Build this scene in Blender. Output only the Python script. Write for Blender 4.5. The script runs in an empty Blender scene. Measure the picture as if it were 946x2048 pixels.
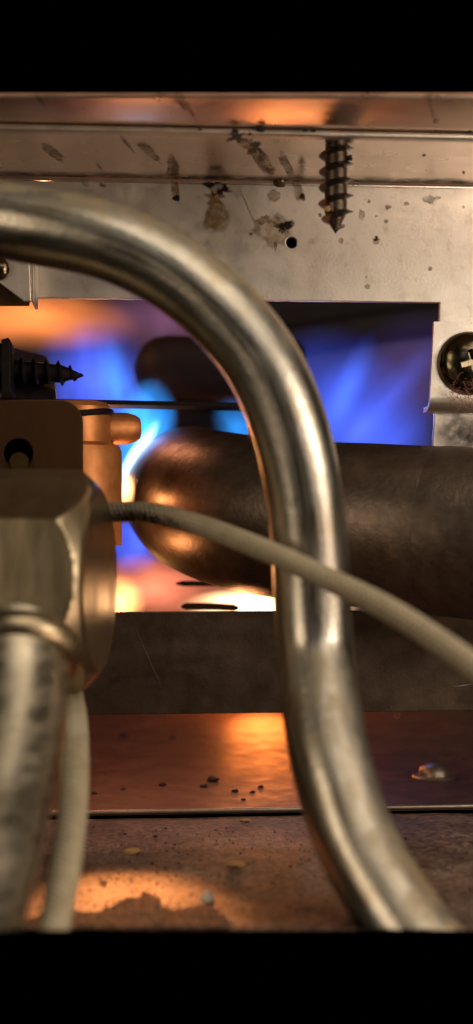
import bpy, bmesh, math, random
from mathutils import Vector, Matrix, Quaternion, noise as mnoise
random.seed(7)
MM = 0.001
FPX = 2857.0                      # focal length in photograph pixels
YAW = math.radians(4.5)
CAMZ = 42.4                       # camera height over the tray floor, mm
scene = bpy.context.scene
col = scene.collection

# ------------------------------------------------------------------ camera
cam_d = bpy.data.cameras.new('camera')
cam = bpy.data.objects.new('camera', cam_d); col.objects.link(cam)
cam.location = (0, 0, CAMZ*MM)
cam.rotation_euler = (math.radians(90), 0, -YAW)
cam_d.sensor_fit = 'VERTICAL'; cam_d.sensor_height = 24.0
cam_d.lens = 24.0*FPX/2048.0
cam_d.clip_start = 0.005; cam_d.clip_end = 10
cam_d.dof.use_dof = True
cam_d.dof.focus_distance = 0.197
cam_d.dof.aperture_fstop = cam_d.lens/2.9
scene.camera = cam

# ------------------------------------------------------------------ world, exposure, lamps
w = bpy.data.worlds.new('World'); scene.world = w; w.use_nodes = True
w.node_tree.nodes['Background'].inputs[0].default_value = (0, 0, 0, 1)
w.node_tree.nodes['Background'].inputs[1].default_value = 0
vs = scene.view_settings
vs.view_transform = 'Standard'; vs.look = 'None'; vs.exposure = 0.0; vs.gamma = 1.0; vs.use_curve_mapping = False
scene.cycles.use_denoising = True
scene.cycles.max_bounces = 8
scene.cycles.volume_bounces = 0
scene.cycles.sample_clamp_indirect = 4.0
scene.cycles.caustics_reflective = False

def area_lamp(name, loc, target, sx, sy, power, color):
    l = bpy.data.lights.new(name, 'AREA'); l.shape = 'RECTANGLE'
    l.size = sx; l.size_y = sy; l.energy = power; l.color = color
    o = bpy.data.objects.new(name, l); col.objects.link(o)
    o.location = loc
    o.rotation_euler = (Vector(target)-Vector(loc)).to_track_quat('-Z', 'Y').to_euler()
    return o
T0 = (0.0, 0.2, 0.05)
area_lamp('room_lamp_right',    (0.50, -0.18, 0.15), T0, 0.24, 0.26, 0.7, (1.0, 0.80, 0.59))
area_lamp('room_lamp_side',     (-0.44, -0.20, 0.14), T0, 0.20, 0.36, 0.8, (1.0, 0.79, 0.56))
area_lamp('room_lamp_ceiling',  (0.20, -0.30, 0.36), T0, 0.22, 0.16, 0.28, (1.0, 0.84, 0.65))
area_lamp('room_lamp_overhead', (0.16, -0.14, 0.52), T0, 0.50, 0.30, 1.2, (1.0, 0.84, 0.65))
area_lamp('room_lamp_low',      (0.42, -0.10, -0.13), (0.03, 0.18, 0.08), 0.24, 0.14, 0.60, (1.0, 0.70, 0.50))  # added low fill for bounce light, brightens the upper panel's underside
area_lamp('work_lamp',          (0.095, 0.085, 0.068), (0.030, 0.2, 0.078), 0.05, 0.03, 0.041, (1.0, 0.84, 0.68))
area_lamp('window_glint',       (0.00, -0.30, 0.26), T0, 0.03, 0.07, 0.015, (0.85, 0.93, 1.0))  # small added bluish lamp for a highlight on the tube

# ------------------------------------------------------------------ pixel rays -> points in mm
Fw = Vector((math.sin(YAW), math.cos(YAW), 0)); Rt = Vector((math.cos(YAW), -math.sin(YAW), 0)); Up = Vector((0, 0, 1))
CAM = Vector((0, 0, CAMZ))
def ray(px, py): return Fw + Rt*((px-473)/FPX) + Up*((1024-py)/FPX)
def at(px, py, Y):                # the point at depth Y mm seen at that pixel
    d = ray(px, py); return CAM + d*(Y/d.y)
def onz(px, py, z):
    d = ray(px, py); return CAM + d*((z-CAMZ)/d.z)
def pxmm(n, Y): return n*Y/FPX

# ------------------------------------------------------------------ materials
def mat(name, c1, c2=None, metallic=0.0, rough=0.5, scale=300, detail=6, lo=0.35, hi=0.65, bump=0.0, bscale=1500,
        rvar=0.0, stretch=(1, 1, 1), spec=0.5, c3=None, c3scale=900, c3lo=0.62, c3hi=0.72, coat=0.0):
    m = bpy.data.materials.new(name); m.use_nodes = True
    nt = m.node_tree; N = nt.nodes; L = nt.links
    b = N['Principled BSDF']
    b.inputs['Metallic'].default_value = metallic; b.inputs['Roughness'].default_value = rough
    b.inputs['Specular IOR Level'].default_value = spec
    if coat: b.inputs['Coat Weight'].default_value = coat; b.inputs['Coat Roughness'].default_value = 0.2
    tc = N.new('ShaderNodeTexCoord'); mp = N.new('ShaderNodeMapping'); mp.inputs['Scale'].default_value = stretch
    L.new(tc.outputs['Object'], mp.inputs['Vector'])
    def noise(sc, d=6):
        n = N.new('ShaderNodeTexNoise'); n.inputs['Scale'].default_value = sc; n.inputs['Detail'].default_value = d
        n.inputs['Roughness'].default_value = 0.62
        L.new(mp.outputs[0], n.inputs['Vector']); return n
    def ramp(src, a, z):
        r = N.new('ShaderNodeMapRange'); r.inputs['From Min'].default_value = a; r.inputs['From Max'].default_value = z
        L.new(src, r.inputs['Value']); return r.outputs[0]
    n1 = noise(scale, detail)
    if c2 is None: c2 = tuple(x*0.75 for x in c1)
    mx = N.new('ShaderNodeMix'); mx.data_type = 'RGBA'
    mx.inputs[6].default_value = (*c1, 1); mx.inputs[7].default_value = (*c2, 1)
    L.new(ramp(n1.outputs['Fac'], lo, hi), mx.inputs[0])
    out = mx.outputs[2]
    if c3:
        n3 = noise(c3scale, 5); m3 = N.new('ShaderNodeMix'); m3.data_type = 'RGBA'
        L.new(out, m3.inputs[6]); m3.inputs[7].default_value = (*c3, 1)
        L.new(ramp(n3.outputs['Fac'], c3lo, c3hi), m3.inputs[0]); out = m3.outputs[2]
    L.new(out, b.inputs['Base Color'])
    if rvar:
        n2 = noise(scale*1.7, 5)
        r = N.new('ShaderNodeMapRange'); r.inputs['From Min'].default_value = .3; r.inputs['From Max'].default_value = .7
        r.inputs['To Min'].default_value = max(.03, rough-rvar); r.inputs['To Max'].default_value = min(1, rough+rvar)
        L.new(n2.outputs['Fac'], r.inputs['Value']); L.new(r.outputs[0], b.inputs['Roughness'])
    if bump:
        nb = noise(bscale, 5); bp = N.new('ShaderNodeBump'); bp.inputs['Strength'].default_value = bump
        bp.inputs['Distance'].default_value = 0.0002
        L.new(nb.outputs['Fac'], bp.inputs['Height']); L.new(bp.outputs[0], b.inputs['Normal'])
    return m

M = {}
M['galv']   = mat('galvanised_steel', (.74, .68, .60), (.62, .56, .49), metallic=1, rough=.45, scale=160, rvar=.08, bump=.12, bscale=2500, lo=.3, hi=.7,
                  c3=(.52, .45, .38), c3scale=420, c3lo=.55, c3hi=.75)
M['rail']   = mat('aged_rail_steel', (.125, .092, .068), (.085, .06, .043), metallic=.9, rough=.42, scale=170, rvar=.08, bump=.12, bscale=2500)  # plate steel darkened in colour for the weaker light on the lower strip
M['panel']  = mat('upper_panel_steel', (.90, .74, .63), (.82, .66, .55), metallic=1, rough=.30, scale=120, rvar=.05, bump=.05, bscale=1800)
M['upper']  = mat('bright_upper_panel_steel', (.95, .79, .68), (.88, .71, .60), metallic=1, rough=.31, scale=120, rvar=.05, bump=.06, bscale=1500)
M['tube']   = mat('aluminium_tube', (.49, .46, .405), (.375, .35, .295), metallic=1, rough=.34, scale=170, rvar=.0, bump=.22, bscale=1100,
                  c3=(.32, .26, .17), c3scale=210, c3lo=.50, c3hi=.75)
def brushed(m):
    nt = m.node_tree; N = nt.nodes; L = nt.links; b = N['Principled BSDF']; src = b.inputs['Base Color'].links[0].from_socket
    a = N.new('ShaderNodeAttribute'); a.attribute_name = 'ring'
    n = N.new('ShaderNodeTexNoise'); n.inputs['Scale'].default_value = 9; n.inputs['Detail'].default_value = 5; n.inputs['Roughness'].default_value = .7
    L.new(a.outputs['Vector'], n.inputs['Vector'])
    def mr(src_, a0, a1, t0, t1):
        r = N.new('ShaderNodeMapRange'); L.new(src_, r.inputs[0])
        for k_, v_ in zip(('From Min', 'From Max', 'To Min', 'To Max'), (a0, a1, t0, t1)): r.inputs[k_].default_value = v_
        return r.outputs[0]
    v = N.new('ShaderNodeVectorMath'); v.operation = 'SCALE'; L.new(src, v.inputs[0]); L.new(mr(n.outputs['Fac'], .3, .7, .72, 1.25), v.inputs['Scale'])
    # dust settled on upward faces
    g = N.new('ShaderNodeNewGeometry'); sp_ = N.new('ShaderNodeSeparateXYZ'); L.new(g.outputs['Normal'], sp_.inputs[0])
    tc = N.new('ShaderNodeTexCoord'); n2 = N.new('ShaderNodeTexNoise'); n2.inputs['Scale'].default_value = 420; n2.inputs['Detail'].default_value = 6; L.new(tc.outputs['Object'], n2.inputs['Vector'])
    q = N.new('ShaderNodeMath'); q.operation = 'MULTIPLY'; L.new(mr(sp_.outputs[2], .30, .75, 0, 1), q.inputs[0]); L.new(mr(n2.outputs['Fac'], .35, .6, .35, .95), q.inputs[1])
    mx = N.new('ShaderNodeMix'); mx.data_type = 'RGBA'; L.new(q.outputs[0], mx.inputs[0]); L.new(v.outputs[0], mx.inputs[6]); mx.inputs[7].default_value = (.33, .255, .15, 1)
    L.new(mx.outputs[2], b.inputs['Base Color'])
    L.new(mr(q.outputs[0], 0, 1, 1, .25), b.inputs['Metallic'])
    ad = N.new('ShaderNodeMath'); ad.operation = 'ADD'; L.new(mr(n.outputs['Fac'], .3, .7, .24, .40), ad.inputs[0]); L.new(mr(q.outputs[0], 0, 1, 0, .35), ad.inputs[1])
    L.new(ad.outputs[0], b.inputs['Roughness'])
brushed(M['tube'])
M['pipe']   = mat('rusty_burner_steel', (.165, .128, .10), (.12, .09, .068), metallic=.85, rough=.40, scale=120, rvar=.08, bump=.35, bscale=1600,
                  c3=(.20, .14, .08), c3scale=260, c3lo=.62, c3hi=.85)
M['nut']    = mat('plated_brass', (.46, .38, .25), (.36, .29, .185), metallic=1, rough=.34, scale=180, rvar=.07, bump=.15, bscale=700, stretch=(1, 1, .25))
M['rod']    = mat('fitting_tube', (.62, .55, .42), (.46, .40, .30), metallic=1, rough=.34, scale=240, rvar=.1, bump=.1, stretch=(.7, .7, 2.5))
M['black']  = mat('blackened_steel', (.012, .008, .008), (.007, .005, .005), metallic=0, spec=.12, rough=.6, scale=300, bump=.2)
M['sheen']  = mat('heat_blued_steel', (.14, .09, .11), (.09, .06, .075), metallic=.9, rough=.32, scale=300, bump=.1)  # purplish flame reflection tinted into the steel colour
M['screwdk'] = mat('oxidised_screw_steel', (.11, .09, .07), (.055, .042, .034), metallic=.9, rough=.36, scale=600, rvar=.12, bump=.3, bscale=2500,
                   c3=(.16, .06, .02), c3scale=500, c3lo=.62, c3hi=.7)
M['head']   = mat('bronzed_screw_head', (.20, .165, .105), (.12, .095, .06), metallic=1, rough=.2, scale=400, rvar=.06, bump=.08)
M['tab']    = mat('copper_brown_tab', (.06, .027, .010), (.045, .02, .007), metallic=0, spec=.15, rough=.55, scale=300, bump=.1)
M['hood']   = mat('hood_metal', (.66, .27, .09), (.46, .17, .05), metallic=.6, rough=.45, scale=300, bump=.1)  # the flame's orange light is put into this base colour
M['brass']  = mat('brass_pin', (.09, .06, .022), metallic=1, rough=.6, scale=800)
M['wire']   = mat('ceramic_fibre_sleeve', (.50, .42, .29), (.42, .35, .235), rough=.75, scale=500, bump=.3, bscale=2500)
M['floor']  = mat('rusty_tray_floor', (.20, .12, .08), (.085, .047, .028), metallic=.0, rough=.55, scale=110, rvar=.1, bump=.9, bscale=1300, lo=.38, hi=.62,
                  c3=(.26, .185, .14), c3scale=90, c3lo=.5, c3hi=.66)
def grainy(m, sc, dark, lo, hi):
    nt = m.node_tree; N = nt.nodes; L = nt.links; b = N['Principled BSDF']; src = b.inputs['Base Color'].links[0].from_socket
    tc = N.new('ShaderNodeTexCoord'); n = N.new('ShaderNodeTexNoise'); n.inputs['Scale'].default_value = sc; n.inputs['Detail'].default_value = 4; n.inputs['Roughness'].default_value = .7
    L.new(tc.outputs['Object'], n.inputs['Vector'])
    r = N.new('ShaderNodeMapRange'); r.inputs['From Min'].default_value = lo; r.inputs['From Max'].default_value = hi; r.inputs['To Min'].default_value = dark; r.inputs['To Max'].default_value = 1.35
    L.new(n.outputs['Fac'], r.inputs[0])
    v = N.new('ShaderNodeVectorMath'); v.operation = 'SCALE'; L.new(src, v.inputs[0]); L.new(r.outputs[0], v.inputs['Scale']); L.new(v.outputs[0], b.inputs['Base Color'])
grainy(M['floor'], 1300, .30, .38, .62); grainy(M['pipe'], 500, .85, .35, .7)
M['rear']   = mat('scorched_rear_floor', (.19, .10, .055), (.12, .06, .03), metallic=.65, rough=.48, scale=150, rvar=.10, bump=.5, bscale=420,
                  c3=(.015, .01, .008), c3scale=330, c3lo=.70, c3hi=.74)
M['wall']   = mat('sooty_chamber_wall', (.03, .022, .02), (.015, .012, .012), metallic=.2, rough=.7, scale=120, bump=.3)
M['dirt']   = mat('rust_grains', (.20, .11, .06), (.10, .055, .03), rough=.9, scale=1400, detail=2, lo=.4, hi=.6)
M['flake']  = mat('rust_flake', (.42, .24, .09), (.30, .15, .05), rough=.7, scale=900)
M['chip']   = mat('pale_chip', (.62, .58, .52), rough=.6, scale=900)
M['char']   = mat('black_char', (.012, .010, .009), rough=.85, scale=900)
M['lint']   = mat('dusty_lint', (.34, .17, .14), (.22, .10, .08), rough=.95, scale=900)
M['bolt']   = mat('dull_bolt', (.36, .30, .24), (.24, .19, .15), metallic=.8, rough=.42, scale=500)

def braid_mat(m):
    nt = m.node_tree; N = nt.nodes; L = nt.links
    at_ = N.new('ShaderNodeAttribute'); at_.attribute_name = 'uvw'
    sep = N.new('ShaderNodeSeparateXYZ'); L.new(at_.outputs['Vector'], sep.inputs[0])
    def wave(sgn):
        a = N.new('ShaderNodeMath'); a.operation = 'MULTIPLY_ADD'; a.inputs[1].default_value = sgn*6.2831*7
        b = N.new('ShaderNodeMath'); b.operation = 'MULTIPLY'; b.inputs[1].default_value = 6.2831*1.3
        L.new(sep.outputs[1], b.inputs[0]); L.new(sep.outputs[0], a.inputs[0]); L.new(b.outputs[0], a.inputs[2])
        s = N.new('ShaderNodeMath'); s.operation = 'SINE'; L.new(a.outputs[0], s.inputs[0]); return s.outputs[0]
    mx = N.new('ShaderNodeMath'); mx.operation = 'MAXIMUM'; L.new(wave(1), mx.inputs[0]); L.new(wave(-1), mx.inputs[1])
    bp = N.new('ShaderNodeBump'); bp.inputs['Strength'].default_value = 1.0; bp.inputs['Distance'].default_value = .0001
    L.new(mx.outputs[0], bp.inputs['Height']); L.new(bp.outputs[0], N['Principled BSDF'].inputs['Normal'])
    return m
M['braid'] = braid_mat(mat('woven_glass_sleeve', (.52, .45, .31), (.40, .33, .21), rough=.8, scale=500)); braid_mat(M['wire'])

def wire_mat():
    m = M['wire']; nt = m.node_tree; N = nt.nodes; L = nt.links; b = N['Principled BSDF']
    src = b.inputs['Base Color'].links[0].from_socket
    a = N.new('ShaderNodeAttribute'); a.attribute_name = 'uvw'
    sep = N.new('ShaderNodeSeparateXYZ'); L.new(a.outputs['Vector'], sep.inputs[0])
    # singed length: v between 9 and 23 mm along the wire, on the underside
    lo = N.new('ShaderNodeMapRange'); lo.inputs['From Min'].default_value = 9.3; lo.inputs['From Max'].default_value = 10.6; L.new(sep.outputs[1], lo.inputs[0])
    hi = N.new('ShaderNodeMapRange'); hi.inputs['From Min'].default_value = 23; hi.inputs['From Max'].default_value = 17; L.new(sep.outputs[1], hi.inputs[0])
    sd = N.new('ShaderNodeMapRange'); sd.inputs['From Min'].default_value = -.25; sd.inputs['From Max'].default_value = .1; L.new(sep.outputs[2], sd.inputs[0])
    tc = N.new('ShaderNodeTexCoord'); n = N.new('ShaderNodeTexNoise'); n.inputs['Scale'].default_value = 1500; n.inputs['Detail'].default_value = 4
    L.new(tc.outputs['Object'], n.inputs['Vector'])
    nr = N.new('ShaderNodeMapRange'); nr.inputs['From Min'].default_value = .40; nr.inputs['From Max'].default_value = .56; L.new(n.outputs['Fac'], nr.inputs[0])
    def mul(x, y):
        q = N.new('ShaderNodeMath'); q.operation = 'MULTIPLY'; L.new(x, q.inputs[0]); L.new(y, q.inputs[1]); return q.outputs[0]
    f = mul(mul(lo.outputs[0], hi.outputs[0]), mul(sd.outputs[0], nr.outputs[0]))
    mx = N.new('ShaderNodeMix'); mx.data_type = 'RGBA'; L.new(f, mx.inputs[0]); L.new(src, mx.inputs[6]); mx.inputs[7].default_value = (.035, .022, .013, 1)
    L.new(mx.outputs[2], b.inputs['Base Color'])
wire_mat()

def stain_mat(name, c, edge, amax, nsc, lo, hi, rough=.35, ring=0.0, soft=.7):
    m = bpy.data.materials.new(name); m.use_nodes = True; nt = m.node_tree; N = nt.nodes; L = nt.links
    b = N['Principled BSDF']; b.inputs['Roughness'].default_value = rough; b.inputs['Specular IOR Level'].default_value = .15
    a = N.new('ShaderNodeAttribute'); a.attribute_name = 'rad'
    tc = N.new('ShaderNodeTexCoord'); n = N.new('ShaderNodeTexNoise'); n.inputs['Scale'].default_value = nsc; n.inputs['Detail'].default_value = 5
    L.new(tc.outputs['Object'], n.inputs['Vector'])
    nr = N.new('ShaderNodeMapRange'); nr.inputs['From Min'].default_value = lo; nr.inputs['From Max'].default_value = hi
    nr.inputs['To Min'].default_value = .25
    L.new(n.outputs['Fac'], nr.inputs[0])
    er = N.new('ShaderNodeMapRange'); er.inputs['From Min'].default_value = 1.0; er.inputs['From Max'].default_value = soft; L.new(a.outputs['Fac'], er.inputs[0])
    rr = N.new('ShaderNodeMapRange'); rr.inputs['From Min'].default_value = .55; rr.inputs['From Max'].default_value = .9
    rr.inputs['To Min'].default_value = 1-ring; L.new(a.outputs['Fac'], rr.inputs[0])
    def mul(x, y):
        q = N.new('ShaderNodeMath'); q.operation = 'MULTIPLY'; L.new(x, q.inputs[0])
        if isinstance(y, float): q.inputs[1].default_value = y
        else: L.new(y, q.inputs[1])
        return q.outputs[0]
    al = mul(mul(mul(nr.outputs[0], er.outputs[0]), rr.outputs[0]), amax)
    mx = N.new('ShaderNodeMix'); mx.data_type = 'RGBA'; mx.inputs[6].default_value = (*c, 1); mx.inputs[7].default_value = (*edge, 1)
    L.new(rr.outputs[0], mx.inputs[0]); L.new(mx.outputs[2], b.inputs['Base Color']); L.new(al, b.inputs['Alpha'])
    return m
M['stain_brown'] = stain_mat('brown_drip_residue', (.34, .165, .035), (.15, .06, .010), .88, 700, .35, .6, ring=.35)
M['stain_soot']  = stain_mat('soot_smudge', (.045, .03, .018), (.03, .02, .012), .7, 500, .3, .65, ring=0, soft=.3)  # soot smudges; also paints shade at the flange bend and under the bracket
M['stain_char']  = stain_mat('black_crust', (.02, .011, .005), (.02, .011, .005), 1.0, 900, .42, .50, ring=0)
M['stain_ring']  = stain_mat('yellow_ring_residue', (.46, .32, .12), (.20, .11, .03), .75, 800, .3, .6, ring=.45)
M['scratch']     = mat('bright_scratch', (.75, .70, .62), metallic=1, rough=.3)

# ------------------------------------------------------------------ mesh helpers (coordinates in mm, world space)
def build(name, verts, faces, material, parent=None, smooth=True, attrs=None, base=None, sharp=35):
    vs_ = [Vector(v) for v in verts]
    if parent is not None: o0 = Vector(parent['_base'])
    elif base is not None: o0 = Vector(base)
    else:
        o0 = Vector((sum(v.x for v in vs_)/len(vs_), sum(v.y for v in vs_)/len(vs_), min(v.z for v in vs_)))
    me = bpy.data.meshes.new(name)
    me.from_pydata([((v-o0)*MM) for v in vs_], [], faces)
    if attrs:
        for an, (ty, dat) in attrs.items():
            A = me.attributes.new(an, ty, 'POINT')
            if ty == 'FLOAT': A.data.foreach_set('value', dat)
            else: A.data.foreach_set('vector', [c for v in dat for c in v])
    me.materials.append(material)
    bm = bmesh.new(); bm.from_mesh(me)
    bmesh.ops.recalc_face_normals(bm, faces=bm.faces)
    bm.to_mesh(me); bm.free()
    if smooth:
        me.shade_smooth() if hasattr(me, 'shade_smooth') else None
        try: me.set_sharp_from_angle(angle=math.radians(sharp))
        except Exception: pass
    o = bpy.data.objects.new(name, me); col.objects.link(o)
    if parent is not None:
        o.parent = parent
    else:
        o.location = o0*MM
    o['_base'] = tuple(o0)
    return o
def thing(name, label, cat, base, group=None):
    o = bpy.data.objects.new(name, None); col.objects.link(o); o.empty_display_size = .003
    o.location = Vector(base)*MM; o['_base'] = tuple(base)
    return tag(o, label, cat, group)
def tag(o, label, cat=None, group=None, kind=None):
    o['label'] = label
    if cat: o['category'] = cat
    if group: o['group'] = group
    if kind: o['kind'] = kind
    return o

def saw(o, py=1860):
    """saw the lower end of a pipe or cable straight through and close it"""
    n = ray(473, py).cross(Rt).normalized()
    if n.z > 0: n = -n
    bm = bmesh.new(); bm.from_mesh(o.data); loc = Vector(o.parent.location) if o.parent else Vector(o.location)
    r = bmesh.ops.bisect_plane(bm, geom=bm.verts[:]+bm.edges[:]+bm.faces[:], plane_co=CAM*MM-loc, plane_no=n, clear_outer=True)
    ed = [e for e in r['geom_cut'] if isinstance(e, bmesh.types.BMEdge)]
    bmesh.ops.contextual_create(bm, geom=ed); bm.to_mesh(o.data); bm.free()
def catmull(pts, n):
    pts = [Vector(p) for p in pts]; P = [2*pts[0]-pts[1]]+pts+[2*pts[-1]-pts[-2]]
    out = []
    for i in range(1, len(P)-2):
        a, b, c, d = P[i-1], P[i], P[i+1], P[i+2]
        for k in range(n):
            t = k/n
            out.append(.5*((2*b)+(c-a)*t+(2*a-5*b+4*c-d)*t*t+(3*b-a-3*c+d)*t**3))
    out.append(P[-2]); return out
def sweep(path, rad, seg=32, wob=0.0, cap=True, hole=0.0):
    """tube along a path; returns verts, faces and a per-vertex (around, along mm, down) attribute"""
    path = [Vector(p) for p in path]; n = len(path)
    rads = rad if isinstance(rad, (list, tuple)) else [rad]*n
    V, Fc, A = [], [], []
    t = (path[1]-path[0]).normalized()
    nrm = t.orthogonal().normalized(); L = 0
    for i in range(n):
        t2 = (path[min(i+1, n-1)]-path[max(i-1, 0)]).normalized()
        q = t.rotation_difference(t2); nrm = (q @ nrm).normalized(); t = t2
        bn = t.cross(nrm)
        if i: L += (path[i]-path[i-1]).length
        for k in range(seg):
            a = 2*math.pi*k/seg
            d = nrm*math.cos(a)+bn*math.sin(a)
            r = rads[i]
            if wob: r *= 1+wob*mnoise.noise(Vector((d.x*1.7, d.z*1.7, L*.12)))
            V.append(path[i]+d*r); A.append((k/seg, L, -d.z))
    for i in range(n-1):
        for k in range(seg):
            k2 = (k+1) % seg
            Fc.append((i*seg+k, i*seg+k2, (i+1)*seg+k2, (i+1)*seg+k))
    if cap:
        Fc.append(tuple(range(seg-1, -1, -1))); Fc.append(tuple((n-1)*seg+k for k in range(seg)))
    return V, Fc, A
def lathe(prof, origin, axis, seg=48, rfun=None):
    """prof: list of (distance along axis, radius)"""
    origin = Vector(origin); ax = Vector(axis).normalized()
    u = ax.orthogonal().normalized(); v = ax.cross(u)
    V, Fc = [], []
    for (h, r) in prof:
        for k in range(seg):
            a = 2*math.pi*k/seg
            rr = r if rfun is None else rfun(a, h, r)
            V.append(origin+ax*h+(u*math.cos(a)+v*math.sin(a))*rr)
    n = len(prof)
    for i in range(n-1):
        for k in range(seg):
            k2 = (k+1) % seg
            Fc.append((i*seg+k, i*seg+k2, (i+1)*seg+k2, (i+1)*seg+k))
    Fc.append(tuple(range(seg-1, -1, -1))); Fc.append(tuple((n-1)*seg+k for k in range(seg)))
    return V, Fc
def box(x0, x1, y0, y1, z0, z1):
    V = [(x, y, z) for x in (x0, x1) for y in (y0, y1) for z in (z0, z1)]
    return V, [(0, 1, 3, 2), (4, 6, 7, 5), (0, 4, 5, 1), (2, 3, 7, 6), (0, 2, 6, 4), (1, 5, 7, 3)]
def extrude_profile(prof, x0, x1, thick):
    """open profile of (y, z) points, offset by thick on its left, extruded along x"""
    n = len(prof); P = [Vector((0, *p)) for p in prof]; off = []
    for i in range(n):
        d = (P[min(i+1, n-1)]-P[max(i-1, 0)]).normalized()
        off.append(P[i]+Vector((0, -d.z, d.y))*thick)
    ring = P+off[::-1]; m = len(ring)
    V = [(x0, p.y, p.z) for p in ring]+[(x1, p.y, p.z) for p in ring]
    Fc = [(i, (i+1) % m, m+(i+1) % m, m+i) for i in range(m)]
    for i in range(n-1):
        a, b, c, d = i, i+1, m-2-i, m-1-i
        Fc.append((a, b, c, d)); Fc.append((m+a, m+d, m+c, m+b))
    return V, Fc
def plate_mesh(loops, Y, thick, bevel=0.12):
    """flat plate facing the viewer: loops of (x, z) points, the first the outline, the rest holes"""
    cu = bpy.data.curves.new('tmp', 'CURVE'); cu.dimensions = '2D'; cu.fill_mode = 'BOTH'
    cu.extrude = thick/2-bevel; cu.bevel_depth = bevel; cu.bevel_resolution = 1; cu.offset = -bevel
    for lp in loops:
        s = cu.splines.new('POLY'); s.points.add(len(lp)-1); s.use_cyclic_u = True
        for p, (x, z) in zip(s.points, lp): p.co = (x, z, 0, 1)
    o = bpy.data.objects.new('tmp', cu); col.objects.link(o)
    dg = bpy.context.evaluated_depsgraph_get(); me = o.evaluated_get(dg).to_mesh()
    V = [(v.co.x, Y+thick/2-v.co.z, v.co.y) for v in me.vertices]; Fc = [tuple(p.vertices) for p in me.polygons]
    o.evaluated_get(dg).to_mesh_clear()
    bpy.data.objects.remove(o); bpy.data.curves.remove(cu)
    return V, Fc
def circle(cx, cz, r, n=28): return [(cx+r*math.cos(2*math.pi*k/n), cz+r*math.sin(2*math.pi*k/n)) for k in range(n)]
def xz(px, py, Y):
    p = at(px, py, Y); return (p.x, p.z)
def subdiv(V, Fc, cuts):
    bm = bmesh.new(); vv = [bm.verts.new(v) for v in V]
    for f in Fc: bm.faces.new([vv[i] for i in f])
    bmesh.ops.subdivide_edges(bm, edges=bm.edges[:], cuts=cuts, use_grid_fill=True)
    bm.verts.index_update(); V2 = [v.co.copy() for v in bm.verts]; F2 = [tuple(v.index for v in f.verts) for f in bm.faces]
    bm.free(); return V2, F2

# ------------------------------------------------------------------ setting: tray floor, chamber
YP = 200.0                                             # front face of the burner plate
ZB = at(473, 361, YP).z                                # bend of the flange
y_front = onz(473, 1853, 0).y; y_lip = onz(473, 1632, 0).y
# front floor sheet, slightly uneven
X_MID = onz(473, 1853, 0).x; SLOPE_F = (onz(900, 1853, 0).y-onz(46, 1853, 0).y)/(onz(900, 1853, 0).x-onz(46, 1853, 0).x)
nx, ny = 90, 60
V, Fc = [], []
for j in range(ny+1):
    for i in range(nx+1):
        x = -48+110*i/nx; yf = y_front+(x-X_MID)*SLOPE_F; y = yf+(y_lip-yf)*j/ny
        z = .18*mnoise.noise(Vector((x*.09, y*.09, 1)))+.06*mnoise.noise(Vector((x*.5, y*.5, 3)))-.12
        V.append((x, y, z))
nv = len(V)
for (x, y, z) in list(V): V.append((x, y, z-.3))
q = lambda i, j: j*(nx+1)+i
for j in range(ny):
    for i in range(nx):
        Fc.append((q(i, j), q(i+1, j), q(i+1, j+1), q(i, j+1))); Fc.append((nv+q(i, j), nv+q(i, j+1), nv+q(i+1, j+1), nv+q(i+1, j)))
for i in range(nx):
    Fc.append((q(i, 0), nv+q(i, 0), nv+q(i+1, 0), q(i+1, 0))); Fc.append((q(i, ny), q(i+1, ny), nv+q(i+1, ny), nv+q(i, ny)))
for j in range(ny):
    Fc.append((q(0, j), q(0, j+1), nv+q(0, j+1), nv+q(0, j))); Fc.append((q(nx, j), nv+q(nx, j), nv+q(nx, j+1), q(nx, j+1)))
floor = build('tray_floor', V, Fc, M['floor']); tag(floor, 'rusty dust covered sheet metal tray floor in front of the burner plate', kind='structure')
# rear floor with a rolled front lip standing a little proud of the front sheet
zr = .75
prof = [(330, zr), (y_lip+1.6, zr), (y_lip+1.0, zr-.02), (y_lip+.7, zr-.2), (y_lip+.62, zr-.5)]
V, Fc = extrude_profile(prof, -60, 75, .55)
rear = build('chamber_floor', V, Fc, M['rear']); tag(rear, 'scorched metal floor of the burner chamber glowing orange behind the lip', kind='structure')
V, Fc, _ = sweep([(-60, y_lip+.55, zr-.05), (0, y_lip+.5, zr-.03), (75, y_lip+.55, zr-.05)], .34, 12)
lipo = build('lip', V, Fc, M['bolt'], rear)
V, Fc = box(-70, 85, 345, 347, -1, 110); wl = build('chamber_back_wall', V, Fc, M['wall'], smooth=False); tag(wl, 'dark sooty back wall of the burner chamber', kind='structure')

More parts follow.
